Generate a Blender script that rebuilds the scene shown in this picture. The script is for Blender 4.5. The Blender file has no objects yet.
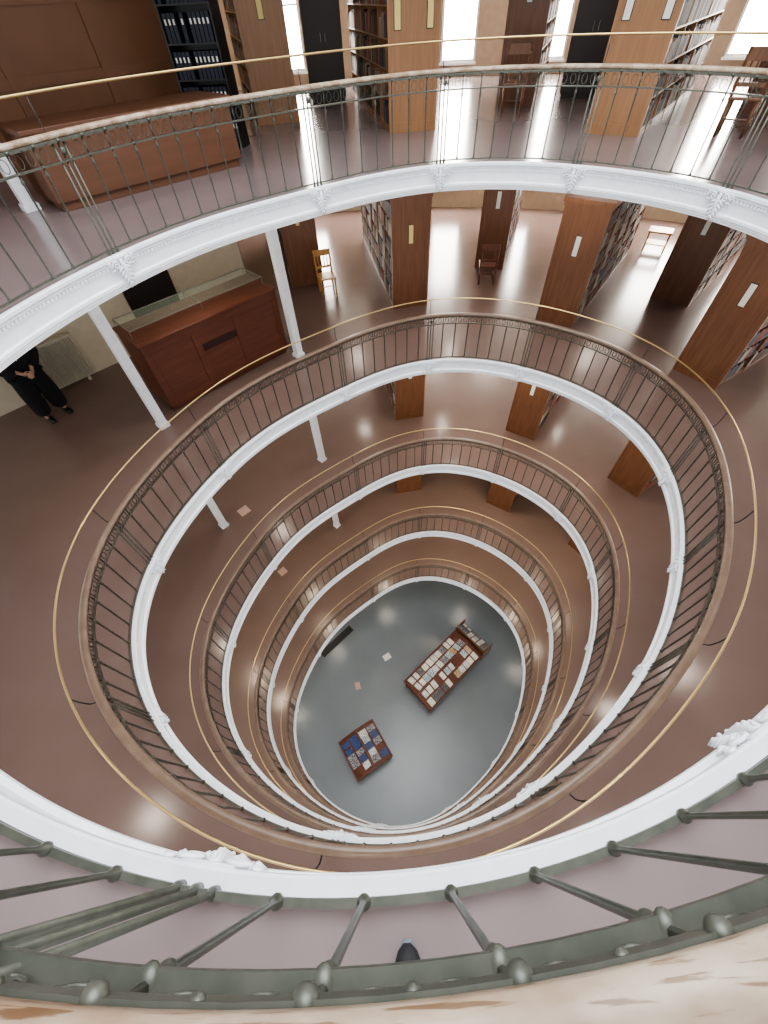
import bpy, math, random
import numpy as np
from mathutils import Vector, Matrix
random.seed(7)
scene = bpy.context.scene
COL = scene.collection
try:
    scene.view_settings.view_transform='AgX'; scene.view_settings.look='AgX - Medium High Contrast'
except Exception as e: print("look",e)

# ------------------------------------------------------------ materials
def principled(name, color, rough=0.5, metal=0.0, coat=0.0):
    m = bpy.data.materials.new(name); m.use_nodes = True
    b = m.node_tree.nodes["Principled BSDF"]
    b.inputs["Base Color"].default_value = (*color, 1)
    b.inputs["Roughness"].default_value = rough
    b.inputs["Metallic"].default_value = metal
    if coat: b.inputs["Coat Weight"].default_value = coat
    return m

def noisy(name, c1, c2, rough=0.5, metal=0.0, scale=(3,3,3), detail=4, nscale=1.0, rvar=0.0, coord="Object", bump=0.0, lo=0.35, hi=0.65):
    m = principled(name, c1, rough, metal)
    nt = m.node_tree; b = nt.nodes["Principled BSDF"]
    tc = nt.nodes.new("ShaderNodeTexCoord"); mp = nt.nodes.new("ShaderNodeMapping")
    mp.inputs["Scale"].default_value = scale
    nz = nt.nodes.new("ShaderNodeTexNoise"); nz.inputs["Scale"].default_value = nscale; nz.inputs["Detail"].default_value = detail
    cr = nt.nodes.new("ShaderNodeValToRGB")
    cr.color_ramp.elements[0].position = lo; cr.color_ramp.elements[0].color = (*c1, 1)
    cr.color_ramp.elements[1].position = hi; cr.color_ramp.elements[1].color = (*c2, 1)
    nt.links.new(tc.outputs[coord], mp.inputs[0]); nt.links.new(mp.outputs[0], nz.inputs["Vector"])
    nt.links.new(nz.outputs["Fac"], cr.inputs[0]); nt.links.new(cr.outputs[0], b.inputs["Base Color"])
    if rvar:
        mr = nt.nodes.new("ShaderNodeMapRange"); mr.inputs[3].default_value = rough-rvar; mr.inputs[4].default_value = rough+rvar
        nt.links.new(nz.outputs["Fac"], mr.inputs[0]); nt.links.new(mr.outputs[0], b.inputs["Roughness"])
    if bump:
        bp = nt.nodes.new("ShaderNodeBump"); bp.inputs["Strength"].default_value = bump
        nt.links.new(nz.outputs["Fac"], bp.inputs["Height"]); nt.links.new(bp.outputs[0], b.inputs["Normal"])
    return m

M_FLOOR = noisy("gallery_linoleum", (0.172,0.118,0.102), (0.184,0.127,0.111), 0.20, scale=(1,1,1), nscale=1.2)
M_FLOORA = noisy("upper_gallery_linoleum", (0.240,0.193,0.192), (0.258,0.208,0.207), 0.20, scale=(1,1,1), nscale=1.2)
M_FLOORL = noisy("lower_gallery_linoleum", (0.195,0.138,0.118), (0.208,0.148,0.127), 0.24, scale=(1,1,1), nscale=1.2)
M_GROUND = noisy("ground_terrazzo", (0.180,0.205,0.219), (0.195,0.221,0.237), 0.27, scale=(1,1,1), nscale=0.8)
M_WHITE = noisy("white_painted_iron", (0.80,0.84,0.88), (0.87,0.90,0.94), 0.42, nscale=3)
M_BRONZE = noisy("green_bronze", (0.080,0.086,0.070), (0.108,0.112,0.092), 0.40, metal=0.35, nscale=6)
M_BRONZEL = noisy("brown_bronze", (0.066,0.055,0.042), (0.092,0.078,0.060), 0.40, metal=0.35, nscale=6)
M_HAND = noisy("brown_wood_rail", (0.145,0.095,0.066), (0.185,0.125,0.088), 0.33, scale=(2,2,2), nscale=3)
M_HANDP = noisy("worn_pale_wood_rail", (0.28,0.195,0.13), (0.44,0.36,0.28), 0.40, scale=(1.5,4,4), nscale=3.0, detail=10, lo=0.40, hi=0.58, bump=0.08)
nt=M_HANDP.node_tree; b_=nt.nodes["Principled BSDF"]
src=[l.from_socket for l in nt.links if l.to_socket==b_.inputs["Base Color"]][0]
tc=nt.nodes.new("ShaderNodeTexCoord"); mp=nt.nodes.new("ShaderNodeMapping"); mp.inputs["Scale"].default_value=(5,70,70)
nz=nt.nodes.new("ShaderNodeTexNoise"); nz.inputs["Scale"].default_value=1.5; nz.inputs["Detail"].default_value=8
cr=nt.nodes.new("ShaderNodeValToRGB"); cr.color_ramp.elements[0].position=0.37; cr.color_ramp.elements[0].color=(0.50,0.40,0.32,1); cr.color_ramp.elements[1].position=0.43; cr.color_ramp.elements[1].color=(1,1,1,1)
mx=nt.nodes.new("ShaderNodeMix"); mx.data_type='RGBA'; mx.blend_type='MULTIPLY'; mx.inputs[0].default_value=1.0
nt.links.new(tc.outputs["Object"],mp.inputs[0]); nt.links.new(mp.outputs[0],nz.inputs["Vector"]); nt.links.new(nz.outputs["Fac"],cr.inputs[0])
nt.links.new(src,mx.inputs[6]); nt.links.new(cr.outputs[0],mx.inputs[7]); nt.links.new(mx.outputs[2],b_.inputs["Base Color"])
M_BRASS = principled("brass", (0.62,0.46,0.22), 0.28, 0.9)
M_BLACK = principled("black_iron", (0.012,0.012,0.013), 0.4)
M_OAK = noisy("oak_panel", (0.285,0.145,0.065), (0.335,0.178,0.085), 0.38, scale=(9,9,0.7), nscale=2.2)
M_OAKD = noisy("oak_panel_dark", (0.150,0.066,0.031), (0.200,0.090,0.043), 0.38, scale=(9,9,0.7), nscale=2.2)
M_RED = noisy("mahogany", (0.105,0.032,0.017), (0.132,0.043,0.023), 0.42, scale=(1,8,8), nscale=1.5)
M_DESK = noisy("brown_desk", (0.120,0.052,0.026), (0.145,0.063,0.033), 0.55, scale=(1,8,8), nscale=1.5)
M_PANEL = noisy("brown_panel", (0.205,0.098,0.050), (0.235,0.113,0.060), 0.5, scale=(1,6,1), nscale=1.5)
M_YEL = noisy("light_oak", (0.48,0.25,0.08), (0.55,0.31,0.11), 0.38, scale=(6,6,1), nscale=2)
M_CREAM = noisy("cream_plaster", (0.50,0.45,0.35), (0.54,0.49,0.39), 0.7, nscale=2)
M_WALL = noisy("white_plaster", (0.58,0.54,0.48), (0.62,0.58,0.52), 0.7, nscale=2)
M_WALLB = noisy("tan_plaster", (0.36,0.29,0.22), (0.40,0.33,0.25), 0.7, nscale=2)
def emis(name, color, strength):
    m = bpy.data.materials.new(name); m.use_nodes = True
    nt = m.node_tree; nt.nodes.clear()
    e = nt.nodes.new("ShaderNodeEmission"); o = nt.nodes.new("ShaderNodeOutputMaterial")
    e.inputs[0].default_value = (*color, 1); e.inputs[1].default_value = strength
    nt.links.new(e.outputs[0], o.inputs[0]); return m
M_PANE = emis("daylight_pane", (1.0,0.95,0.88), 36.0)
M_LAMP = emis("lamp_glass", (1.0,0.88,0.74), 64.0)
M_LAMPW = emis("warm_lamp_glass", (1.0,0.82,0.62), 110.0)
M_DARK = principled("dark_void", (0.02,0.018,0.018), 0.5)
M_DWOOD = principled("near_black_wood", (0.03,0.02,0.015), 0.4)
M_PAPER = principled("paper", (0.82,0.80,0.74), 0.7)
M_LABEL = principled("label_card", (0.85,0.84,0.78), 0.6)
M_LABY = principled("yellow_label_card", (0.80,0.66,0.25), 0.6)
M_SUIT = noisy("black_wool", (0.004,0.004,0.005), (0.007,0.007,0.009), 0.95, nscale=20)
M_SKIN = principled("skin", (0.40,0.24,0.18), 0.55)
M_SHIRT = principled("white_shirt", (0.75,0.75,0.75), 0.8)
M_HAIR = principled("dark_hair", (0.03,0.02,0.015), 0.6)
M_GLASS = principled("case_glass", (0.30,0.38,0.32), 0.10)
M_GLASS.node_tree.nodes["Principled BSDF"].inputs["Alpha"].default_value = 0.16
BCOL = [(0.10,0.03,0.025),(0.03,0.04,0.08),(0.04,0.055,0.045),(0.15,0.09,0.05),(0.30,0.26,0.20),(0.02,0.02,0.025),(0.20,0.05,0.035),(0.08,0.09,0.11),(0.42,0.39,0.34),(0.12,0.065,0.04)]
BMAT = [principled("book_cloth_%d"%i, c, 0.6) for i,c in enumerate(BCOL)]

# ------------------------------------------------------------ mesh helper
class MB:
    def __init__(s): s.v=[]; s.f=[]; s.m=[]; s.T=Matrix.Identity(4)
    def _add(s, vs, fs, mi=0):
        o=len(s.v); s.v += [tuple(s.T@Vector(p)) for p in vs]
        s.f += [tuple(i+o for i in f) for f in fs]; s.m += [mi]*len(fs)
    def box(s,x0,x1,y0,y1,z0,z1,mi=0):
        s._add([(x0,y0,z0),(x1,y0,z0),(x1,y1,z0),(x0,y1,z0),(x0,y0,z1),(x1,y0,z1),(x1,y1,z1),(x0,y1,z1)],
               [(0,3,2,1),(4,5,6,7),(0,1,5,4),(1,2,6,5),(2,3,7,6),(3,0,4,7)],mi)
    def tube(s,pts,r,n=8,mi=0,closed=False):
        pts=[Vector(p) for p in pts]; N=len(pts); rs=r if isinstance(r,(list,tuple)) else [r]*N
        vs=[];fs=[]
        ref=None
        for i,p in enumerate(pts):
            a=pts[(i-1)%N] if (closed or i>0) else p; b=pts[(i+1)%N] if (closed or i<N-1) else p
            t=(b-a).normalized()
            if ref is None:
                ref=Vector((0,0,1)) if abs(t.z)<0.9 else Vector((1,0,0))
            u=t.cross(ref)
            if u.length<1e-4: u=t.orthogonal()
            u.normalize(); w=u.cross(t).normalized(); ref=w
            for k in range(n):
                an=2*math.pi*k/n; vs.append(tuple(p+(u*math.cos(an)+w*math.sin(an))*rs[i]))
        for i in range(N if closed else N-1):
            j=(i+1)%N
            for k in range(n):
                k2=(k+1)%n; fs.append((i*n+k,j*n+k,j*n+k2,i*n+k2))
        if not closed:
            fs.append(tuple(range(n))); fs.append(tuple(range((N-1)*n+n-1,(N-1)*n-1,-1)))
        s._add(vs,fs,mi)
    def sphere(s,c,r,nu=10,nv=7,mi=0):
        if not isinstance(r,(list,tuple)): r=(r,r,r)
        vs=[(c[0],c[1],c[2]+r[2])]
        for i in range(1,nv):
            a=math.pi*i/nv
            for k in range(nu):
                b=2*math.pi*k/nu; vs.append((c[0]+r[0]*math.sin(a)*math.cos(b),c[1]+r[1]*math.sin(a)*math.sin(b),c[2]+r[2]*math.cos(a)))
        vs.append((c[0],c[1],c[2]-r[2])); fs=[]
        for k in range(nu): fs.append((0,1+k,1+(k+1)%nu))
        for i in range(nv-2):
            for k in range(nu):
                fs.append((1+i*nu+k,1+(i+1)*nu+k,1+(i+1)*nu+(k+1)%nu,1+i*nu+(k+1)%nu))
        L=len(vs)-1
        for k in range(nu): fs.append((L,1+(nv-2)*nu+(k+1)%nu,1+(nv-2)*nu+k))
        s._add(vs,fs,mi)
    def lathe(s,prof,n=12,c=(0,0),mi=0):
        vs=[];fs=[]
        for (r,z) in prof:
            for k in range(n):
                a=2*math.pi*k/n; vs.append((c[0]+r*math.cos(a),c[1]+r*math.sin(a),z))
        for i in range(len(prof)-1):
            for k in range(n):
                fs.append((i*n+k,i*n+(k+1)%n,(i+1)*n+(k+1)%n,(i+1)*n+k))
        s._add(vs,fs,mi)
    def mesh(s,name,mats,smooth=False):
        me=bpy.data.meshes.new(name); me.from_pydata(s.v,[],s.f)
        for m in (mats if isinstance(mats,(list,tuple)) else [mats]): me.materials.append(m)
        me.polygons.foreach_set("material_index",s.m)
        if smooth: me.polygons.foreach_set("use_smooth",[True]*len(s.f))
        me.update(); return me

def add(name, me, parent=None, loc=(0,0,0), rotz=0.0, bevel=0.0):
    o=bpy.data.objects.new(name, me); COL.objects.link(o)
    o.location=loc; o.rotation_euler=(0,0,rotz)
    if parent: o.parent=parent
    if bevel:
        b=o.modifiers.new("bevel","BEVEL"); b.width=bevel; b.segments=2; b.limit_method='ANGLE'
    return o
def tag(o,label,category,group=None,kind=None):
    o["label"]=label; o["category"]=category
    if group: o["group"]=group
    if kind: o["kind"]=kind
    return o
def empty(name,loc=(0,0,0),rotz=0.0):
    o=bpy.data.objects.new(name,None); COL.objects.link(o); o.location=loc; o.rotation_euler=(0,0,rotz); o.empty_display_size=0.2; return o

# ------------------------------------------------------------ levels and camera
Z = {'A':16.64,'B':13.31,'C':9.98,'D':6.65,'E':3.32,'G':0.0}
CAMZ=18.30
cx=Vector((0.9978,-0.0488,-0.0376)); cz=Vector((0,-0.6108,0.7917)).normalized()
cx=(cx-cx.dot(cz)*cz).normalized(); cy=cz.cross(cx)
cam=bpy.data.cameras.new("camera"); co=bpy.data.objects.new("camera",cam); COL.objects.link(co)
co.matrix_world=Matrix(((cx.x,cy.x,cz.x,0),(cx.y,cy.y,cz.y,0),(cx.z,cy.z,cz.z,CAMZ),(0,0,0,1)))
cam.sensor_fit='VERTICAL'; cam.sensor_height=36; cam.sensor_width=27; cam.lens=400/1024*36; cam.clip_start=0.02; cam.clip_end=200
scene.camera=co

# ------------------------------------------------------------ well outline
P=[(1.21,7.95),(.25,7.66),(-.65,7.16),(-1.6,6.45),(-2.40,5.62),(-3.02,4.6),(-3.38,3.5),(-3.42,2.5),(-3.12,1.58),(-2.62,.94),(-2.0,.44),(-1.45,.15),(-1.0,.01),(-.5,-.09),(0,-.125),(.35,-.11),(.7,-.04),(1.1,.11),(1.5,.29),(2.07,.61),(2.86,1.18),(3.60,1.98),(4.22,2.93),(4.62,3.93),(4.76,5.03),(4.38,6.22),(3.36,7.30),(2.3,7.86)]
Wt=np.array([1.0]*11+[3.0]*8+[1.2]*9)
C0=(0.65,3.9)
th=np.array([math.atan2(y-C0[1],x-C0[0]) for x,y in P]); rr=np.array([math.hypot(x-C0[0],y-C0[1]) for x,y in P])
K=6
Amat=np.column_stack([np.ones_like(th)]+[f(k*th) for k in range(1,K+1) for f in (np.cos,np.sin)])
reg=np.diag([0]+[0.0005*k**4 for k in range(1,K+1) for _ in (0,1)])
coef=np.linalg.solve(Amat.T@(Amat*Wt[:,None])+reg,Amat.T@(rr*Wt))
def rad(t):
    return coef[0]+sum(coef[2*k-1]*math.cos(k*t)+coef[2*k]*math.sin(k*t) for k in range(1,K+1))
t0=math.atan2(7.9-C0[1],1.2-C0[0])
fine=[]
for i in range(2000):
    t=t0+2*math.pi*i/2000; r=rad(t); fine.append((C0[0]+r*math.cos(t),C0[1]+r*math.sin(t)))
fine=np.array(fine+[fine[0]])
seg=np.hypot(*(fine[1:]-fine[:-1]).T); cum=np.concatenate([[0],np.cumsum(seg)]); PER=cum[-1]
def at(u):
    s=(u%1.0)*PER; x=np.interp(s,cum,fine[:,0]); y=np.interp(s,cum,fine[:,1])
    s2=((u+0.0005)%1.0)*PER; x2=np.interp(s2,cum,fine[:,0]); y2=np.interp(s2,cum,fine[:,1])
    t=Vector((x2-x,y2-y,0)).normalized(); return Vector((x,y,0)), Vector((t.y,-t.x,0)), t
N=300
RING=[at(i/N) for i in range(N)]
def sweep(mb,prof,z0,closed=True,mi=0):
    n=len(prof); vs=[];fs=[]
    for (p,nr,t) in RING:
        for (o,z) in prof: q=p+nr*o; vs.append((q.x,q.y,z0+z))
    for i in range(N):
        j=(i+1)%N
        for k in range(n if closed else n-1):
            k2=(k+1)%n; fs.append((i*n+k,i*n+k2,j*n+k2,j*n+k))
    mb._add(vs,fs,mi)

# ------------------------------------------------------------ slabs
XB=(-10.5,17.8); YB=(-5.0,19.2)
def slab(name,z,th_,mat,inner=0.045):
    vs=[];fs=[];c=Vector((*C0,0))
    for (p,nr,t) in RING:
        q=p+nr*inner; d=(p-c); d.z=0
        ks=[]
        if d.x>1e-6: ks.append((XB[1]-c.x)/d.x)
        if d.x<-1e-6: ks.append((XB[0]-c.x)/d.x)
        if d.y>1e-6: ks.append((YB[1]-c.y)/d.y)
        if d.y<-1e-6: ks.append((YB[0]-c.y)/d.y)
        e=c+d*min(ks)
        vs += [(q.x,q.y,z),(e.x,e.y,z),(e.x,e.y,z-th_),(q.x,q.y,z-th_)]
    for i in range(N):
        j=(i+1)%N
        for k in range(4):
            k2=(k+1)%4; fs.append((i*4+k,i*4+k2,j*4+k2,j*4+k))
    mb=MB(); mb._add(vs,fs)
    for n_ in range(len(fs)):
        if n_%4==2: mb.m[n_]=1
    return add(name,mb.mesh(name,[mat,M_WALL]))
for L in 'ABCDE':
    o=slab("floor",Z[L],0.30,M_FLOORA if L=='A' else (M_FLOORL if L in 'DE' else M_FLOOR))
    tag(o,"polished brown linoleum gallery floor around the oval light well","floor",kind="structure")
mb=MB(); mb.box(XB[0],XB[1],YB[0],YB[1],-0.2,0)
o=add("floor",mb.mesh("ground_floor",M_GROUND)); tag(o,"polished grey-blue ground floor at the bottom of the light well","floor",kind="structure")
o=slab("ceiling",Z['A']+3.8,0.25,M_WALL,inner=0.0); tag(o,"white ceiling with an oval skylight opening above the well","ceiling",kind="structure")

# ------------------------------------------------------------ ornament bracket (flat acanthus scroll)
mb=MB()
mb.box(-0.085,0.085,-0.02,0.03,-0.04,0.0)
mb.tube([(0,0.0,-0.03),(0,0.030,-0.07),(0,0.034,-0.13),(0,0.024,-0.20),(0,0.01,-0.27),(0,0.0,-0.33)],[0.022,0.026,0.024,0.020,0.015,0.008],12)
for sx in (-1,1):
    pts=[]
    for k in range(26):
        a=k/25*3.0*math.pi; r=0.046*(1-k/30)
        pts.append((sx*(0.080+r*math.cos(a)),0.032,-0.075+r*math.sin(a)))
    mb.tube(pts,0.009,7)
    pts=[]
    for k in range(20):
        a=math.pi+k/19*2.4*math.pi; r=0.030*(1-k/23)
        pts.append((sx*(0.148+r*math.cos(a)),0.026,-0.05+r*math.sin(a)))
    mb.tube(pts,0.007,7)
    # pointed leaf blades fanning from the stem
    for (x0,z0,x1,z1,w_) in ((0.01,-0.10,0.09,-0.155,0.016),(0.01,-0.14,0.085,-0.20,0.015),(0.01,-0.18,0.07,-0.245,0.014),(0.01,-0.22,0.052,-0.285,0.012),(0.005,-0.26,0.03,-0.325,0.010),(0.10,-0.11,0.165,-0.125,0.012)):
        xm,zm=(x0+x1)/2,(z0+z1)/2+0.006
        mb.tube([(sx*x0,0.018,z0),(sx*xm,0.030,zm),(sx*x1,0.020,z1)],[w_*0.5,w_,0.003],7)
for z in (-0.05,-0.085,-0.12,-0.155,-0.19):
    mb.sphere((0,0.052-abs(z+0.10)*0.25,z),(0.010,0.014,0.016),10,7)
ME_ORN=mb.mesh("bracket_ornament",M_WHITE,True)

SPACES=[8,12,8,9,10,8,8,7,7,7,8,8]; TOT=sum(SPACES)
posts=[0]
for s_ in SPACES[:-1]: posts.append(posts[-1]+s_)
def ang(nr):
    d=-nr; return math.atan2(-d.x,d.y)
for li,L in enumerate('ABCDE'):
    mb=MB()
    sweep(mb,[(0.05,0.010),(0.008,0.010),(0.0,0.0),(0.0,-0.03),(0.016,-0.045),(0.016,-0.062),(0.034,-0.075),(0.034,-0.23),(0.014,-0.245),(0.014,-0.275),(0.026,-0.285),(0.026,-0.305),(0.04,-0.315),(0.04,-0.335),(0.05,-0.335)],Z[L])
    nd=520 if L in 'AB' else 0
    for k in range(nd):
        p,nr,t=at(k/nd); q=p+nr*0.026
        mb.T=Matrix(((t.x,nr.x,0,q.x),(t.y,nr.y,0,q.y),(0,0,1,Z[L]),(0,0,0,1)))
        mb.box(-0.014,0.014,-0.010,0.012,-0.098,-0.070)
    mb.T=Matrix.Identity(4)
    o=add("trim_%d"%(li+1),mb.mesh("cornice",M_WHITE)); tag(o,"white painted iron cornice around the gallery edge","cornice",kind="structure")
    for k in posts:
        p,nr,t=at(k/TOT)
        add("bracket_ornament",ME_ORN,o,(p.x+nr.x*0.02,p.y+nr.y*0.02,Z[L]+0.0),ang(nr))

# ------------------------------------------------------------ balustrades
RO=0.055
def bal_meshes(mat,r,tag_):
    mb=MB(); mb.lathe([(0.0,0.045),(0.020,0.045),(0.020,0.062),(0.012,0.072),(r,0.11),(r,0.72),(0.016,0.735),(0.016,0.75),(r,0.765),(r,0.80),(0.0,0.80)],10)
    b=mb.mesh("baluster",mat,True)
    mb=MB()
    for x in (-0.055,0,0.055):
        mb.lathe([(0.0,0.0),(0.018,0.0),(0.018,0.05),(r+.001,0.07),(r+.001,0.93),(0.0,0.93)],10,(x,0))
    mb.sphere((0,0.025,0.87),(0.03,0.015,0.03),12,8)
    return b, mb.mesh("post",mat,True)
BM={'A':bal_meshes(M_BRONZE,0.0088,'a'),'L':bal_meshes(M_BRONZEL,0.0115,'l')}
mb=MB()
mb.tube([(0,-0.02,0.955),(0,-0.06,0.94),(0,-0.095,0.98),(0,-0.112,1.10),(0,-0.115,1.23)],0.006,6)
ME_RB=mb.mesh("rail_bracket",M_BLACK,True)
def balustrade(L,li):
    up=(L=='A'); mt=M_BRONZE if up else M_BRONZEL; mbal,mpost=BM['A' if up else 'L']
    root=empty("balustrade",(0,0,Z[L])); 
    tag(root,"oval bronze-green iron balustrade with pale wooden handrail around the well" if up else "oval brown-bronze iron balustrade with wooden handrail around the well","balustrade",group="gallery balustrades around the well")
    def rect(o0,o1,z0,z1): return [(o0,z0),(o1,z0),(o1,z1),(o0,z1)]
    mb=MB(); w=0.034 if up else 0.040; R2=RO+(0.013 if up else 0.005)
    sweep(mb,[(R2-w+.01,0.955),(R2+w-.01,0.955),(R2+w,0.965),(R2+w,0.985),(R2+w-.012,0.998),(R2,1.003),(R2-w+.012,0.998),(R2-w,0.985),(R2-w,0.965)],0)
    h=add("handrail",mb.mesh("handrail",M_HANDP if up else M_HAND,True),root); h["label"]="worn pale wooden handrail" if up else "brown wooden handrail"
    mb=MB(); sweep(mb,rect(RO-0.024,RO+0.03,0.93,0.955),0); add("top_rail",mb.mesh("top_rail",mt),root)
    mb=MB(); sweep(mb,rect(RO-0.018,RO+0.018,0.793,0.807),0); add("middle_rail",mb.mesh("middle_rail",mt),root)
    mb=MB(); sweep(mb,rect(RO-0.010,RO+0.012,0.04,0.055),0); add("bottom_rail",mb.mesh("bottom_rail",mt),root)
    mb=MB(); 
    pr=[(RO+0.115+0.011*math.cos(a),1.24+0.011*math.sin(a)) for a in [2*math.pi*k/8 for k in range(8)]]
    sweep(mb,pr,0); b=add("brass_rail",mb.mesh("brass_rail",M_BRASS,True),root); b["label"]="thin polished brass guard rail"
    mb=MB(); nf=TOT; fr=0.0038 if up else 0.0062
    for k in range(nf):
        p,nr,t=at((k+0.5)/TOT); q=p+nr*RO
        mb.T=Matrix(((t.x,nr.x,0,q.x),(t.y,nr.y,0,q.y),(0,0,1,0),(0,0,0,1)))
        for sx in (-1,1):
            pts=[(sx*(0.055+0.034*math.cos(a)),0,0.868+0.048*math.sin(a)) for a in [math.pi*2*j/12 for j in range(12)]]
            mb.tube(pts,fr,5,closed=True)
        mb.tube([(0.128,0,0.80),(0.128,0,0.93)],0.009,8)
        mb.sphere((0.128,-0.022,0.943),(0.018,0.018,0.016),14,10)
        mb.sphere((0.0,-0.020,0.943),(0.011,0.011,0.010),12,8)
        mb.sphere((0.128,-0.004,0.80),(0.018,0.024,0.013),14,10)
    mb.T=Matrix.Identity(4)
    add("frieze",mb.mesh("frieze",mt,True),root)
    for k in range(TOT):
        p,nr,t=at(k/TOT); q=p+nr*RO
        if k in posts:
            add("post",mpost,root,(q.x,q.y,0),ang(nr))
            add("rail_bracket",ME_RB,root,(q.x,q.y,0),ang(nr))
        else:
            add("baluster",mbal,root,(q.x,q.y,0),ang(nr))
for li,L in enumerate('ABCDE'): balustrade(L,li)

# ------------------------------------------------------------ white columns
mb=MB()
mb.box(-0.10,0.10,-0.10,0.10,0,0.08); mb.box(-0.078,0.078,-0.078,0.078,0.08,2.8); mb.box(-0.09,0.09,-0.09,0.09,2.8,2.88); mb.box(-0.12,0.12,-0.12,0.12,2.88,3.03)
ME_COLM=mb.mesh("column",M_WHITE)
for L in 'ABCD':
    for (x,y) in ((-4.18,6.3),(-1.72,8.5)):
        if L=='A' and x>-2: continue
        if L=='A': x,y=-4.62,6.95
        o=add("column",ME_COLM,None,(x,y,Z[L]),math.radians(-45),bevel=0.006)
        tag(o,"square white painted iron column standing beside the gallery","column",group="white iron columns")

# ------------------------------------------------------------ walls
def wallseg(name,p0,p1,z0,z1,mat,thick=0.2,label="plaster wall",kind="structure",panels=False):
    p0=Vector((*p0,0));p1=Vector((*p1,0)); d=p1-p0; a=math.atan2(d.y,d.x)
    mb=MB(); mb.box(0,d.length,0,thick,0,z1-z0)
    if panels:
        n=6; H=z1-z0
        for k in range(n+1):
            x=d.length*k/n; mb.box(max(0,x-0.09),min(d.length,x+0.09),-0.035,0,0,H)
        for z in (0,0.95,1.75,H-0.2): mb.box(0,d.length,-0.03,0,z,z+(0.2 if z in (0,H-0.2) else 0.12))
    o=add(name,mb.mesh(name,mat),None,(p0.x,p0.y,z0),a); tag(o,label,"wall",kind=kind); return o
W0=(-9.5,5.13); W1=(-3.2,11.43); W2=(-5.7,17.6)
for L in 'ABCD':
    top=Z[L]+3.03 if L!='A' else Z[L]+3.55
    wallseg("wall_left",W0,W1,Z[L],top,M_PANEL if L=='A' else M_CREAM,label="orange-brown wood panelled wall behind the counter" if L=='A' else "cream plaster wall behind the counter",panels=(L=='A'))
    wallseg("wall_left",W1,W2,Z[L],top,M_CREAM,label="cream plaster wall beside the stacks")
R=18.3
wid=2*R*math.tan(math.radians(4))
def mkwin(w,z0,z1):
    mb=MB(); mb.box(-w/2,w/2,-0.02,0.0,z0,z1,1)
    f=0.06
    mb.box(-w/2-f,w/2+f,-0.07,0.0,z0-f,z0,0); mb.box(-w/2-f,w/2+f,-0.07,0.0,z1,z1+f,0)
    mb.box(-w/2-f,-w/2,-0.07,0.0,z0,z1,0); mb.box(w/2,w/2+f,-0.07,0.0,z0,z1,0)
    mb.box(-w/2,w/2,-0.04,-0.02,(z0+z1)/2-0.02,(z0+z1)/2+0.02,0)
    mb.box(-w/2-0.1,w/2+0.1,-0.12,0.0,z0-f-0.05,z0-f,0)
    return mb.mesh("window",[M_WHITE,M_PANE])
ME_WIN=mkwin(0.90,0.35,2.75); ME_WINB=mkwin(0.95,0.70,2.85)
wn=0
for i in range(-2,9):
    h=math.radians(1.6+8*i); c=Vector((R*math.sin(h),R*math.cos(h),0))
    mb=MB(); mb.box(-wid/2,wid/2,0,0.25,0,Z['A']+3.55)
    o=add("wall_back",mb.mesh("wall_back",M_WALLB),None,(c.x,c.y,0),-h); tag(o,"tan plaster window wall behind the book stacks","wall",kind="structure")
    if i<-1: continue
    for L in 'ABC':
        wn+=1
        o=add("window_%d"%wn,ME_WIN if L=='A' else ME_WINB,None,(c.x,c.y,Z[L]),-h); tag(o,"tall white-framed window bright with daylight","window",kind="structure")

wa=math.radians(45)
mb=MB(); mb.box(-0.55,0.55,-0.05,0.0,0,2.2,0); mb.box(-0.46,0.46,-0.06,-0.05,0.0,2.1,1)
o=add("door_1",mb.mesh("door",[M_DWOOD,M_DARK]),None,(-4.95,9.67,Z['B']),wa); tag(o,"dark door in the cream wall behind the counter","door",kind="structure")
root=empty("radiator",(-6.75,7.80,Z['B']),wa); tag(root,"cream ribbed radiator against the cream wall","radiator")
M_RAD=noisy("radiator_paint",(0.40,0.37,0.30),(0.44,0.41,0.33),0.5,nscale=2)
mb=MB()
for k in range(24):
    x=-0.62+k*0.054; mb.box(x-0.016,x+0.016,-0.15,-0.06,0.1,0.95)
add("radiator_fins",mb.mesh("radiator_fins",M_RAD),root,bevel=0.006)
mb=MB(); mb.box(-0.68,0.68,-0.17,-0.04,0.95,1.0); 
for x in (-0.5,0.5): mb.box(x-0.03,x+0.03,-0.13,-0.08,0,0.1)
add("radiator_frame",mb.mesh("radiator_frame",M_RAD),root)

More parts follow.
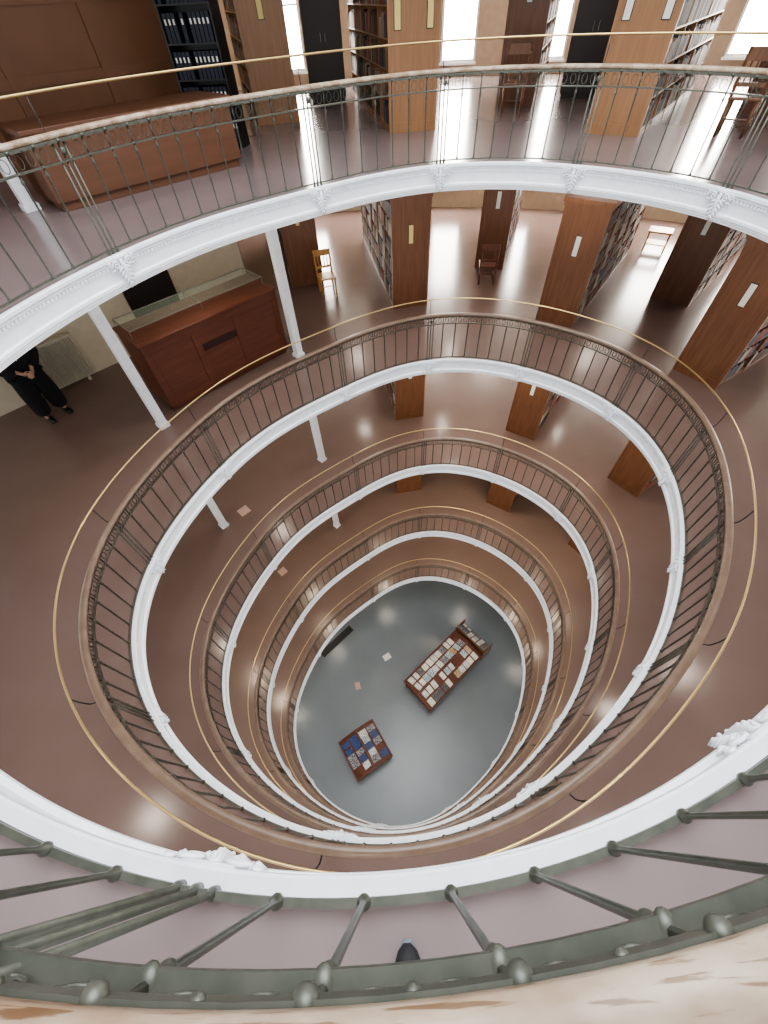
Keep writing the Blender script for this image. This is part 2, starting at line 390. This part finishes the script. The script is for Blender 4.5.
# ------------------------------------------------------------ counters
M_STEEL=principled("steel",(0.30,0.31,0.28),0.35,0.8)
def counter(L,glass):
    a=math.atan2(8.70-6.69,-1.95+4.06)
    root=empty("service_counter",(-4.06,6.69,Z[L]),a)
    tag(root,"red-brown wooden service counter with glass display case on top" if glass else "plain red-brown wooden service counter before the panelled wall","counter",group="service counters")
    W=2.9; Hh=1.42 if glass else 0.82; D=1.0 if glass else 0.9
    mt=M_RED if glass else M_DESK
    mb=MB(); mb.box(0,W,0.02,D,0.1,Hh-0.05); mb.box(0.04,W-0.04,0.06,D-0.03,0,0.1)
    if glass:
        mb.box(0,W,0.0,0.02,Hh-0.2,Hh-0.05); mb.box(0,W,0.0,0.02,0.1,0.24)
        for x in (0,0.92,1.83,W-0.12): mb.box(x,x+0.12,0.0,0.02,0.24,Hh-0.2)
    add("body",mb.mesh("counter_body",mt),root,bevel=0.006)
    mb=MB(); mb.box(-0.03,W+0.03,-0.03,D+0.03,Hh-0.05,Hh); add("countertop",mb.mesh("countertop",mt),root,bevel=0.01)
    if glass:
        mb=MB(); mb.box(1.06,1.82,0.008,0.021,0.85,0.98); o=add("recess",mb.mesh("recess",principled("deep_brown",(0.03,0.012,0.008),0.4)),root); o["label"]="dark slot opening in the counter front"
        y0_=0.30
        mb=MB(); mb.box(0.05,W-0.05,y0_+.01,D-0.02,Hh+0.13,Hh+0.14); add("glass_top",mb.mesh("glass_top",M_GLASS),root)
        mb=MB()
        for (x0,x1,y0,y1) in ((0.04,W-0.04,y0_,y0_+.01),(0.04,W-0.04,D-0.022,D-0.012),(0.04,0.05,y0_,D-0.01),(W-0.05,W-0.04,y0_,D-0.01),(W/2-0.005,W/2+0.005,y0_,D-0.01)):
            mb.box(x0,x1,y0,y1,Hh+0.128,Hh+0.145)
        for (x,y) in ((0.04,y0_),(W-0.052,y0_),(0.04,D-0.022),(W-0.052,D-0.022),(W/2-0.006,y0_),(W/2-0.006,D-0.022)): mb.box(x,x+0.012,y,y+0.012,Hh,Hh+0.13)
        add("case_frame",mb.mesh("case_frame",M_STEEL),root)
counter('A',False); counter('B',True)

# ------------------------------------------------------------ bookcases
books=[]
SH=[0.10,0.46,0.82,1.18,1.54,1.90]
cache={}
def case_meshes(length,w,dark):
    key=(length,w,dark)
    if key in cache: return cache[key]
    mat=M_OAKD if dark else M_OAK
    mb=MB(); mb.box(-w/2,w/2,0,0.05,0,2.34)
    for (x0,x1,z0,z1) in ((-w/2,w/2,0,0.14),(-w/2,w/2,2.2,2.34),(-w/2,-w/2+0.08,0.14,2.2),(w/2-0.08,w/2,0.14,2.2)): mb.box(x0,x1,-0.012,0,z0,z1)
    end=mb.mesh("end_panel",mat)
    mb=MB(); mb.box(-0.01,0.01,0.05,length,0.0,2.28)
    nb=max(1,round(length/1.0))
    for k in range(1,nb+1):
        y=length*k/nb; mb.box(-w/2+0.01,w/2-0.01,y-0.03,y,0,2.28)
    mb.box(-w/2+0.02,w/2-0.02,0.05,length,0,0.08)
    frame=mb.mesh("frame",mat)
    mb=MB(); mb.box(-w/2+0.01,w/2-0.01,0.05,length-0.03,-0.02,0.0); shelf=mb.mesh("shelf",mat)
    mb=MB(); mb.box(-w/2-0.04,w/2+0.04,-0.05,length+0.02,2.34,2.42); mb.box(-w/2-0.02,w/2+0.02,-0.03,length+0.01,2.28,2.34); corn=mb.mesh("cornice",mat)
    cache[key]=(end,frame,shelf,corn); return cache[key]
mb=MB(); mb.box(-0.06,0.06,-0.012,0,-0.19,0.19,1); mb.box(-0.05,0.05,-0.016,-0.012,-0.18,0.18,0)
ME_LAB=mb.mesh("label_plate",[M_LABEL,M_BLACK]); 
ME_LABY=ME_LAB.copy(); ME_LABY.materials[0]=M_LABY
def bookcase(L,x,y,hd,length,w=0.9,dark=False,yellow=False,nplates=1,maxlen=99,sides=(-1,1)):
    a=-math.radians(hd)
    root=empty("bookcase",(x,y,Z[L]),a)
    tag(root,"tall double-sided oak library bookcase with solid end, full of books","bookcase",group="library bookcases")
    e,f,s,c=case_meshes(length,w,dark)
    add("end_panel",e,root); add("frame",f,root)
    for z in SH: add("shelf",s,root,(0,0,z))
    add("cornice",c,root)
    for k in range(nplates):
        lx=0 if nplates==1 else (-0.28+0.56*k)
        add("label_plate",ME_LABY if yellow else ME_LAB,root,(lx,-0.0,1.62 if nplates==1 else 1.45))
    d=Vector((math.sin(math.radians(hd)),math.cos(math.radians(hd)),0)); r=Vector((d.y,-d.x,0))
    base=Vector((x,y,Z[L]))
    nb=max(1,round(length/1.0))
    for side in sides:
        fp=base+r*(side*w/2)
        if (Vector((0,0,0))-Vector((fp.x,fp.y,0))).dot(r*side)<-0.4: continue
        for z in SH:
            for bi in range(nb):
                y0=length*bi/nb+(0.06 if bi==0 else 0.01); y1=length*(bi+1)/nb-0.04
                if y0>maxlen: continue
                q=y0; colr=random.randrange(10)
                gap=random.random()*0.2
                while q<y1-gap-0.05:
                    t_=random.uniform(0.028,0.062); hh=random.uniform(0.20,0.30); dp=random.uniform(0.19,0.25)
                    if random.random()<0.35: colr=random.randrange(10)
                    pos=base+d*(q+t_/2)+r*(side*(w/2-0.015-dp/2))+Vector((0,0,z))
                    books.append((pos,a,t_,dp,hh,colr,(pos-Vector((0,0,CAMZ))).length))
                    q+=t_+0.002
for L in 'ABCD':
    ml=99 if L in 'AB' else 1.6
    dy={'A':0,'B':0,'C':-0.35,'D':-0.6}[L]
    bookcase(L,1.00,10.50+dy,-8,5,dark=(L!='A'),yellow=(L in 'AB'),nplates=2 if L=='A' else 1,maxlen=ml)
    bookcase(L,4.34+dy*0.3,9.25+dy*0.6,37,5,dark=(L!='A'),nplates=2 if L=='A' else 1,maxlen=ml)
    bookcase(L,6.40,6.76,59,5,dark=(L!='A'),maxlen=ml)
for L in 'AB':
    bookcase(L,-1.75,12.15,-14,4,dark=(L!='A'),yellow=True)
    bookcase(L,3.45,12.5,21,3.5,w=0.8,dark=True)
    bookcase(L,7.45,9.95,47,4,dark=True)
bookcase('A',9.2,6.6,66,4)
root=empty("binder_shelf",(-2.62,10.05,Z['A']),math.radians(-12)); tag(root,"dark wooden shelf unit holding black ring binders behind the counter","shelf unit")
mb=MB(); mb.box(-0.45,-0.42,0,0.35,0,2.1); mb.box(0.42,0.45,0,0.35,0,2.1); mb.box(-0.42,0.42,0.33,0.35,0,2.1); add("frame",mb.mesh("frame",M_BLACK),root)
mb=MB(); mb.box(-0.42,0.42,0,0.33,-0.02,0)
sm=mb.mesh("shelf",M_BLACK)
for k in range(6): add("shelf",sm,root,(0,0,0.08+k*0.4))
binder_mb=MB(); binder_mb.box(-0.03,0.03,0,0.26,0,0.31,0); binder_mb.box(-0.014,0.014,-0.003,0,0.19,0.25,1)
ME_BIND=binder_mb.mesh("ring_binder",[principled("binder_navy",(0.015,0.02,0.035),0.5),M_LABEL])
Tm=Matrix.Translation(root.location)@Matrix.Rotation(math.radians(-12),4,'Z')
for k in range(5):
    for j in range(11):
        if random.random()<0.12: continue
        p=Tm@Vector((-0.37+j*0.072,0.03,0.08+k*0.4))
        o=add("ring_binder",ME_BIND,None,p,math.radians(-12)); tag(o,"dark ring binder with white spine label on the shelf","binder",group="ring binders on the dark shelf")
def cabinet(x,y,hd,L='A'):
    root=empty("tall_cabinet",(x,y,Z[L]),-math.radians(hd)); tag(root,"tall black two-door cabinet between the bookcases","cabinet",group="black cabinets")
    mb=MB(); mb.box(-0.45,0.45,0.02,0.5,0.08,2.1); mb.box(-0.42,0.42,0.06,0.48,0,0.08); add("body",mb.mesh("cabinet_body",M_DWOOD),root,bevel=0.005)
    mb=MB(); mb.box(-0.215,0.215,0.0,0.02,0.12,2.06); dm=mb.mesh("door",M_DWOOD)
    hm=MB(); hm.tube([(0,0,1.0),(0,-0.03,1.02),(0,-0.03,1.12),(0,0,1.14)],0.006,6); hm=hm.mesh("handle",M_STEEL)
    for sx in (-1,1):
        d=add("door",dm,root,(sx*0.222,0,0)); add("handle",hm,d,(-sx*0.17,0,0))
cabinet(-0.75,14.6,-3); cabinet(5.05,12.9,23)

unit=[]
for i in range(10):
    mb=MB(); mb.box(-0.5,0.5,-0.5,0.5,0,1,0); unit.append(mb.mesh("book",BMAT[i]))
books.sort(key=lambda b:b[6])
rest=MB()
for n,b in enumerate(books):
    pos,a,t_,dp,hh,ci,_=b
    if n<290:
        o=add("book",unit[ci],None,pos,a); o.scale=(dp,t_,hh)
        tag(o,"cloth-bound library book standing upright on an oak shelf","book",group="library books on the stack shelves")
    else:
        rest.T=Matrix.Translation(pos)@Matrix.Rotation(a,4,'Z')
        rest.box(-dp/2,dp/2,-t_/2,t_/2,0,hh,ci)
o=add("library_books",rest.mesh("library_books",BMAT)); tag(o,"rows of cloth-bound library books filling the stack shelves","books",kind="stuff")

# ------------------------------------------------------------ chairs
def chair(mat,loc,rot,label):
    root=empty("wooden_chair",loc,rot); tag(root,label,"chair",group="library reading chairs")
    mb=MB(); mb.box(-0.23,0.23,-0.23,0.23,0.42,0.46); add("seat",mb.mesh("seat",mat),root,bevel=0.012)
    mb=MB(); mb.tube([(0,0,0),(0,0,0.42)],[0.022,0.028],8); lm=mb.mesh("leg",mat,True)
    for x in (-0.19,0.19):
        for y in (-0.19,0.19): add("leg",lm,root,(x,y,0))
    mb=MB()
    for x in (-0.2,0.2): mb.tube([(x,0.2,0.45),(x*1.03,0.24,0.72),(x*1.05,0.30,0.98)],[0.026,0.024,0.02],8)
    mb.box(-0.2,0.2,0.212,0.238,0.57,0.62)
    mb.box(-0.22,0.22,0.265,0.295,0.84,0.98)
    for x in (-0.12,-0.04,0.04,0.12): mb.tube([(x,0.225,0.61),(x,0.275,0.86)],0.013,6)
    add("backrest",mb.mesh("backrest",mat),root)
    mb=MB()
    for x in (-0.19,0.19): mb.tube([(x,-0.19,0.18),(x,0.19,0.18)],0.013,6)
    mb.tube([(-0.19,0,0.18),(0.19,0,0.18)],0.013,6); add("stretcher",mb.mesh("stretcher",mat),root)
    return root
chair(M_YEL,(-1.15,11.55,Z['B']),math.radians(15),"light oak spindle-back chair beside a bookcase end")
chair(M_RED,(3.2,11.7,Z['B']),math.radians(170),"dark red-brown wooden chair before a bookcase end")
chair(M_OAKD,(3.2,11.75,Z['A']),math.radians(165),"brown wooden chair before a bookcase end")
chair(M_OAKD,(6.12,8.75,Z['A']),math.radians(140),"brown wooden chair near the stacks")
chair(M_OAKD,(6.75,8.15,Z['A']),math.radians(-40),"brown wooden chair facing another chair near the stacks")
def stool(loc,rot):
    root=empty("step_stool",loc,rot); tag(root,"pale wooden stool with open shelf in the stack aisle","stool")
    mb=MB(); mb.box(-0.32,0.32,-0.24,0.24,0.48,0.52); add("seat",mb.mesh("seat",M_YEL),root,bevel=0.01)
    mb=MB(); mb.box(-0.02,0.02,-0.02,0.02,0,0.48); lm=mb.mesh("leg",M_YEL)
    for x in (-0.27,0.27):
        for y in (-0.19,0.19): add("leg",lm,root,(x,y,0))
    mb=MB(); mb.box(-0.28,0.28,-0.2,0.2,0.18,0.2); add("shelf",mb.mesh("shelf",M_YEL),root)
stool((8.5,13.1,Z['B']),math.radians(-33))

# ------------------------------------------------------------ ceiling lamps, with added fill lamps
mb=MB(); mb.lathe([(0.0,-0.05),(0.10,-0.05),(0.15,-0.03),(0.16,0.0)],20)
ME_LG=mb.mesh("lamp_glass",M_LAMP); ME_LGW=ME_LG.copy(); ME_LGW.materials[0]=M_LAMPW
mb=MB(); mb.lathe([(0.16,-0.01),(0.19,-0.01),(0.19,0.02),(0.0,0.02)],20); ME_LR=mb.mesh("lamp_ring",M_WHITE)
def lamp(x,y,z,warm=False):
    root=empty("ceiling_lamp",(x,y,z)); tag(root,"round white glass ceiling lamp, switched on; set includes added fill lamps","lamp",group="ceiling lamps under the galleries")
    add("lamp_glass",ME_LGW if warm else ME_LG,root,(0,0,-0.02)); add("lamp_ring",ME_LR,root,(0,0,-0.02))
for L in 'ABCDE':
    for k in range(9):
        p,nr,t=at((k+0.3)/9); q=p+nr*1.5
        lamp(q.x,q.y,Z[L]-0.30,L in 'CD')
    for (x,y) in ((2.7,13.2),(-0.6,13.2),(7.3,12.3),(2.7,10.6),(-3.6,8.2)):  # added fill lamps brightening the dark stack aisles and counter area
        if L in 'AB': lamp(x,y,Z[L]-0.30)
    if L in 'BCD':  # added warm fill lamps brightening the far side of the lower galleries
        lamp(2.6,9.0,Z[L]-0.30,True); lamp(5.6,7.2,Z[L]-0.30,True)

# ------------------------------------------------------------ ground floor display tables
def covermat(i,c,c2):
    return noisy("cover_%d"%i,c,c2,0.35,scale=(5,5,5),nscale=1.5)
CV=[covermat(0,(0.80,0.80,0.77),(0.30,0.33,0.36)),covermat(1,(0.025,0.05,0.15),(0.05,0.09,0.22)),covermat(2,(0.02,0.03,0.07),(0.45,0.45,0.45)),covermat(3,(0.65,0.63,0.55),(0.8,0.77,0.70)),
    covermat(4,(0.03,0.03,0.03),(0.2,0.2,0.22)),covermat(5,(0.30,0.18,0.08),(0.6,0.5,0.35)),covermat(6,(0.10,0.22,0.30),(0.70,0.75,0.75))]
CVM=[]
for i,m in enumerate(CV):
    mb=MB(); mb.box(-0.5,0.5,-0.5,0.5,0,0.15,0); mb.box(-0.48,0.49,-0.49,0.49,0.15,0.85,1); mb.box(-0.5,0.5,-0.5,0.5,0.85,1,0); mb.box(-0.5,-0.48,-0.5,0.5,0,1,0)
    CVM.append(mb.mesh("display_book",[m,M_PAPER]))
def display_table(x,y,rotdeg,LX,WY,cols,palette,label,hd):
    a=math.radians(rotdeg)
    root=empty("display_table",(x,y,0),a); tag(root,label,"display table",group="display tables on the ground floor")
    mb=MB(); mb.box(-LX/2+0.06,LX/2-0.06,-WY/2+0.06,WY/2-0.06,0.12,0.72)
    for sx in (-1,1):
        for sy in (-1,1): mb.box(sx*(LX/2-0.08)-0.05,sx*(LX/2-0.08)+0.05,sy*(WY/2-0.08)-0.05,sy*(WY/2-0.08)+0.05,0,0.72)
    add("cabinet",mb.mesh("cabinet",M_RED),root,bevel=0.008)
    mb=MB(); h0=0.78; h1=0.95
    mb._add([(-LX/2,-WY/2,0.72),(LX/2,-WY/2,0.72),(LX/2,-WY/2,h0),(LX/2,0,h1),(LX/2,WY/2,h0),(LX/2,WY/2,0.72),(-LX/2,WY/2,0.72),(-LX/2,WY/2,h0),(-LX/2,0,h1),(-LX/2,-WY/2,h0)],
            [(0,1,2,9),(9,2,3,8),(8,3,4,7),(7,4,5,6),(1,5,4,3,2),(0,9,8,7,6),(0,6,5,1)])
    add("sloping_top",mb.mesh("sloping_top",M_RED),root)
    mb=MB()
    for sy in (-1,1): mb.box(-LX/2-0.02,LX/2+0.02,sy*WY/2-0.025,sy*WY/2+0.025,h0-0.06,h0+0.06)
    mb.box(-LX/2-0.02,LX/2+0.02,-0.03,0.03,h1-0.01,h1+0.05)
    for sx in (-1,1):
        for sy in (-1,1):
            mb._add([(sx*LX/2-0.025,0,h1-0.03),(sx*LX/2+0.025,0,h1-0.03),(sx*LX/2+0.025,0,h1+0.05),(sx*LX/2-0.025,0,h1+0.05),
                     (sx*LX/2-0.025,sy*WY/2,h0-0.03),(sx*LX/2+0.025,sy*WY/2,h0-0.03),(sx*LX/2+0.025,sy*WY/2,h0+0.05),(sx*LX/2-0.025,sy*WY/2,h0+0.05)],
                    [(0,1,2,3),(4,7,6,5),(0,4,5,1),(1,5,6,2),(2,6,7,3),(3,7,4,0)])
    add("rim",mb.mesh("rim",M_RED),root,bevel=0.006)
    T=Matrix.Translation((x,y,0))@Matrix.Rotation(a,4,'Z')
    sl=math.atan2(h1-h0,WY/2)
    for sy in (-1,1):
        for c in range(cols):
            for r_ in range(2):
                if random.random()<0.12: continue
                bw=random.uniform(0.19,0.255); bh=random.uniform(0.26,0.32)
                bx=-LX/2+0.12+(c+0.5)*(LX-0.24)/cols; 
                by=sy*(WY/2)*(0.26+0.48*r_); bz=h1-(h1-h0)*abs(by)/(WY/2)+0.002
                M=T@Matrix.Translation((bx+random.uniform(-.015,.015),by,bz))@Matrix.Rotation(-sy*sl,4,'X')@Matrix.Rotation(random.uniform(-0.06,0.06)+(math.pi if sy>0 else 0),4,'Z')@Matrix.Diagonal((bw,bh,0.022,1))
                o=bpy.data.objects.new("display_book",random.choice(palette)); COL.objects.link(o); o.matrix_world=M
                tag(o,"book laid face up on the sloping display table","book",group=hd)
display_table(2.10,4.98,39.7,3.15,1.5,11,[CVM[0],CVM[0],CVM[3],CVM[3],CVM[4],CVM[2],CVM[5],CVM[6]],"long dark red-brown double-sloped display table covered with books","books on the long display table")
display_table(-1.27,2.20,-60.3,1.45,1.5,5,[CVM[1],CVM[1],CVM[2],CVM[2],CVM[1],CVM[0],CVM[6]],"small dark red-brown double-sloped display table with blue books","books on the small display table")
a=math.radians(39.7)
rc=Vector((2.10,4.98,0))+Vector((math.cos(a),math.sin(a),0))*1.98
root=empty("book_rack",rc,a); tag(root,"dark stepped wooden book rack beside the long table's end","book rack")
mb=MB()
for k in range(3): mb.box(-0.3+k*0.19,-0.11+k*0.19,-0.75,0.75,0,1.0-k*0.22)
mb.box(-0.32,0.29,-0.78,-0.75,0,1.05); mb.box(-0.32,0.29,0.75,0.78,0,1.05)
add("stepped_body",mb.mesh("stepped_body",M_OAKD),root)
T=Matrix.Translation(rc)@Matrix.Rotation(a,4,'Z')
for k in range(3):
    for j in range(6):
        M=T@Matrix.Translation((-0.21+k*0.19,-0.62+j*0.25,1.0-k*0.22+0.06))@Matrix.Rotation(math.radians(35),4,'Y')@Matrix.Diagonal((0.17,0.2,0.02,1))
        o=bpy.data.objects.new("display_book",random.choice([CVM[4],CVM[3],CVM[2],CVM[0]])); COL.objects.link(o); o.matrix_world=M
        tag(o,"small book leaning on the stepped rack","book",group="books on the stepped rack")

mb=MB(); mb.box(-0.9,0.9,-0.16,0.16,0,0.02)
for k in range(29): mb.box(-0.87+k*0.061,-0.85+k*0.061,-0.15,0.15,0.02,0.03)
o=add("floor_grille",mb.mesh("floor_grille",M_DARK),None,(-2.55,6.72,0),math.radians(42)); tag(o,"long dark ventilation grille set on the grey floor","grille")
M_PINK=principled("pinkish_paper",(0.50,0.34,0.29),0.6)
def sheet(x,y,z,w,h,r,mat,label):
    mb=MB(); mb.box(-w/2,w/2,-h/2,h/2,0,0.004)
    o=add("paper_sheet",mb.mesh("paper_sheet",mat),None,(x,y,z),r); tag(o,label,"paper")
sheet(-0.27,5.86,0,0.34,0.26,0.5,M_PAPER,"white paper notice lying on the grey ground floor")
sheet(-1.6,4.7,0,0.22,0.30,0.2,M_PINK,"small pinkish paper lying on the grey ground floor")
sheet(-3.74,6.75,Z['C'],0.28,0.28,0.75,M_PINK,"square pinkish sheet taped to the brown gallery floor")
sheet(-3.5,6.75,Z['D'],0.26,0.26,0.75,M_PINK,"square pinkish sheet taped to the brown gallery floor")

# ------------------------------------------------------------ person
def skin_mesh(name,verts,edges,radii,mat,root=0,sub=2):
    me=bpy.data.meshes.new(name); me.from_pydata(verts,edges,[]); ob=bpy.data.objects.new(name,me); COL.objects.link(ob)
    md=ob.modifiers.new("skin","SKIN"); md.use_smooth_shade=True
    for i,sv in enumerate(me.skin_vertices[0].data):
        r=radii[i]; sv.radius=r if isinstance(r,tuple) else (r,r); sv.use_root=(i==root)
    s2=ob.modifiers.new("sub","SUBSURF"); s2.levels=sub; s2.render_levels=sub
    dg=bpy.context.evaluated_depsgraph_get(); dg.update()
    m2=bpy.data.meshes.new_from_object(ob.evaluated_get(dg)); bpy.data.objects.remove(ob)
    m2.materials.clear(); m2.materials.append(mat); m2.name=name; return m2
proot=empty("person",(-6.50,6.88,Z['B']),math.radians(55)); tag(proot,"person in black suit, hands clasped in front, by the cream wall","person")
proot.scale=(1.14,1.14,1.06)
V=[(0,0,0.98),(0,0,1.12),(0,0.01,1.30),(0,0.01,1.44),(0,0,1.53),(0,-0.01,1.62),(0,-0.02,1.70),
   (0.18,0.01,1.42),(0.25,0.0,1.14),(0.08,-0.22,0.98),(0.03,-0.27,0.95),
   (-0.18,0.01,1.42),(-0.25,0.0,1.14),(-0.08,-0.22,1.0),(-0.03,-0.27,0.97),
   (0.10,0,0.90),(0.13,0,0.5),(0.15,0.01,0.08),(-0.10,0,0.90),(-0.14,0,0.5),(-0.17,0.01,0.08),
   (0.15,-0.12,0.05),(-0.18,-0.12,0.05)]
E=[(0,1),(1,2),(2,3),(3,4),(4,5),(5,6),(3,7),(7,8),(8,9),(9,10),(3,11),(11,12),(12,13),(13,14),(0,15),(15,16),(16,17),(17,21),(0,18),(18,19),(19,20),(20,22)]
Rr=[(0.15,0.10),(0.13,0.10),(0.15,0.11),(0.09,0.07),0.05,(0.075,0.095),(0.075,0.09),0.055,0.042,0.028,0.035,0.055,0.042,0.028,0.035,0.08,0.055,0.04,0.08,0.055,0.04,0.035,0.035]
add("body",skin_mesh("body",V,E,Rr,M_SKIN),proot)
for sx,zz in ((1,0.95),(-1,0.97)):
    mesh=MB()
    for f in range(4):
        ln=[0.055,0.07,0.065,0.05][f]; z=zz+0.03-f*0.02
        mesh.tube([(sx*0.035,-0.285,z),(sx*(0.035-ln*0.5),-0.312,z-0.005),(sx*(0.035-ln),-0.305,z-0.012),(sx*(0.035-ln*1.25),-0.285,z-0.016)],[0.010,0.0095,0.009,0.007],7)
    mesh.tube([(sx*0.05,-0.26,zz+0.03),(sx*0.03,-0.285,zz+0.055),(sx*0.005,-0.295,zz+0.06)],[0.012,0.010,0.008],7)
    add("fingers",mesh.mesh("fingers",M_SKIN,True),proot)
J=[(0,0,0.66),(0,0,1.10),(0,0.01,1.30),(0,0.01,1.45),(0.20,0.01,1.42),(0.34,0.03,1.14),(0.12,-0.20,1.0),(-0.20,0.01,1.42),(-0.34,0.03,1.14),(-0.12,-0.20,1.02)]
JE=[(0,1),(1,2),(2,3),(3,4),(4,5),(5,6),(3,7),(7,8),(8,9)]
add("jacket",skin_mesh("jacket",J,JE,[(0.36,0.24),(0.27,0.18),(0.27,0.18),(0.12,0.09),0.11,0.10,0.08,0.11,0.10,0.08],M_SUIT),proot)
T_=[(0,0,0.96),(0.11,0,0.86),(0.14,0,0.5),(0.15,0.01,0.08),(-0.11,0,0.86),(-0.14,0,0.5),(-0.16,0.01,0.08)]
add("trousers",skin_mesh("trousers",T_,[(0,1),(1,2),(2,3),(0,4),(4,5),(5,6)],[(0.17,0.13),0.16,0.15,0.13,0.16,0.15,0.13],M_SUIT),proot)
for x in (0.15,-0.165):
    mb=MB(); mb.sphere((x,-0.07,0.045),(0.055,0.17,0.045),12,8); mb.box(x-0.045,x+0.045,-0.18,0.06,0.0,0.02)
    add("shoe",mb.mesh("shoe",M_BLACK,True),proot)
mb=MB(); mb.sphere((0,0.01,1.70),(0.088,0.105,0.095),14,10); add("hair",mb.mesh("hair",M_HAIR,True),proot)
mb=MB(); mb._add([(-0.05,-0.13,1.44),(0.05,-0.13,1.44),(0.0,-0.19,1.18)],[(0,2,1)]); add("shirt_front",mb.mesh("shirt_front",M_SHIRT),proot)
mb=MB()
mb.sphere((0,-0.115,1.64),(0.012,0.02,0.02),8,6)
for sx in (-1,1): mb.sphere((sx*0.078,0.0,1.64),(0.012,0.022,0.032),8,6)
add("nose_and_ears",mb.mesh("nose_and_ears",M_SKIN,True),proot)
mb=MB()
for sx in (-1,1): mb.sphere((sx*0.03,-0.10,1.665),(0.012,0.01,0.008),8,6)
mb.sphere((0,-0.10,1.60),(0.025,0.01,0.006),8,6)
add("eyes_and_mouth",mb.mesh("eyes_and_mouth",M_DARK,True),proot)

sroot=empty("shoe",(-0.01,-0.40,Z['A'])); tag(sroot,"black shoe on the gallery floor behind the balustrade","shoe")
mb=MB(); mb.sphere((0,0.06,0.045),(0.05,0.085,0.04),14,8); mb.sphere((0,-0.05,0.06),(0.042,0.10,0.055),12,8); add("upper",mb.mesh("upper",principled("shoe_leather",(0.015,0.015,0.017),0.7),True),sroot)
mb=MB(); mb.sphere((0,0.0,0.012),(0.052,0.15,0.012),14,6); add("sole",mb.mesh("sole",principled("pale_sole",(0.2,0.25,0.3),0.6),True),sroot)
sroot.scale=(0.85,0.9,0.85)

# ------------------------------------------------------------ lights
w=bpy.data.worlds.new("world"); scene.world=w; w.use_nodes=True
w.node_tree.nodes["Background"].inputs[0].default_value=(0.96,0.97,1.0,1); w.node_tree.nodes["Background"].inputs[1].default_value=2.2
ld=bpy.data.lights.new("skylight","AREA"); ld.shape='ELLIPSE'; ld.size=7; ld.size_y=7; ld.energy=950; ld.color=(0.93,0.97,1.0)
lo=bpy.data.objects.new("skylight",ld); COL.objects.link(lo); lo.location=(0.65,3.9,24)
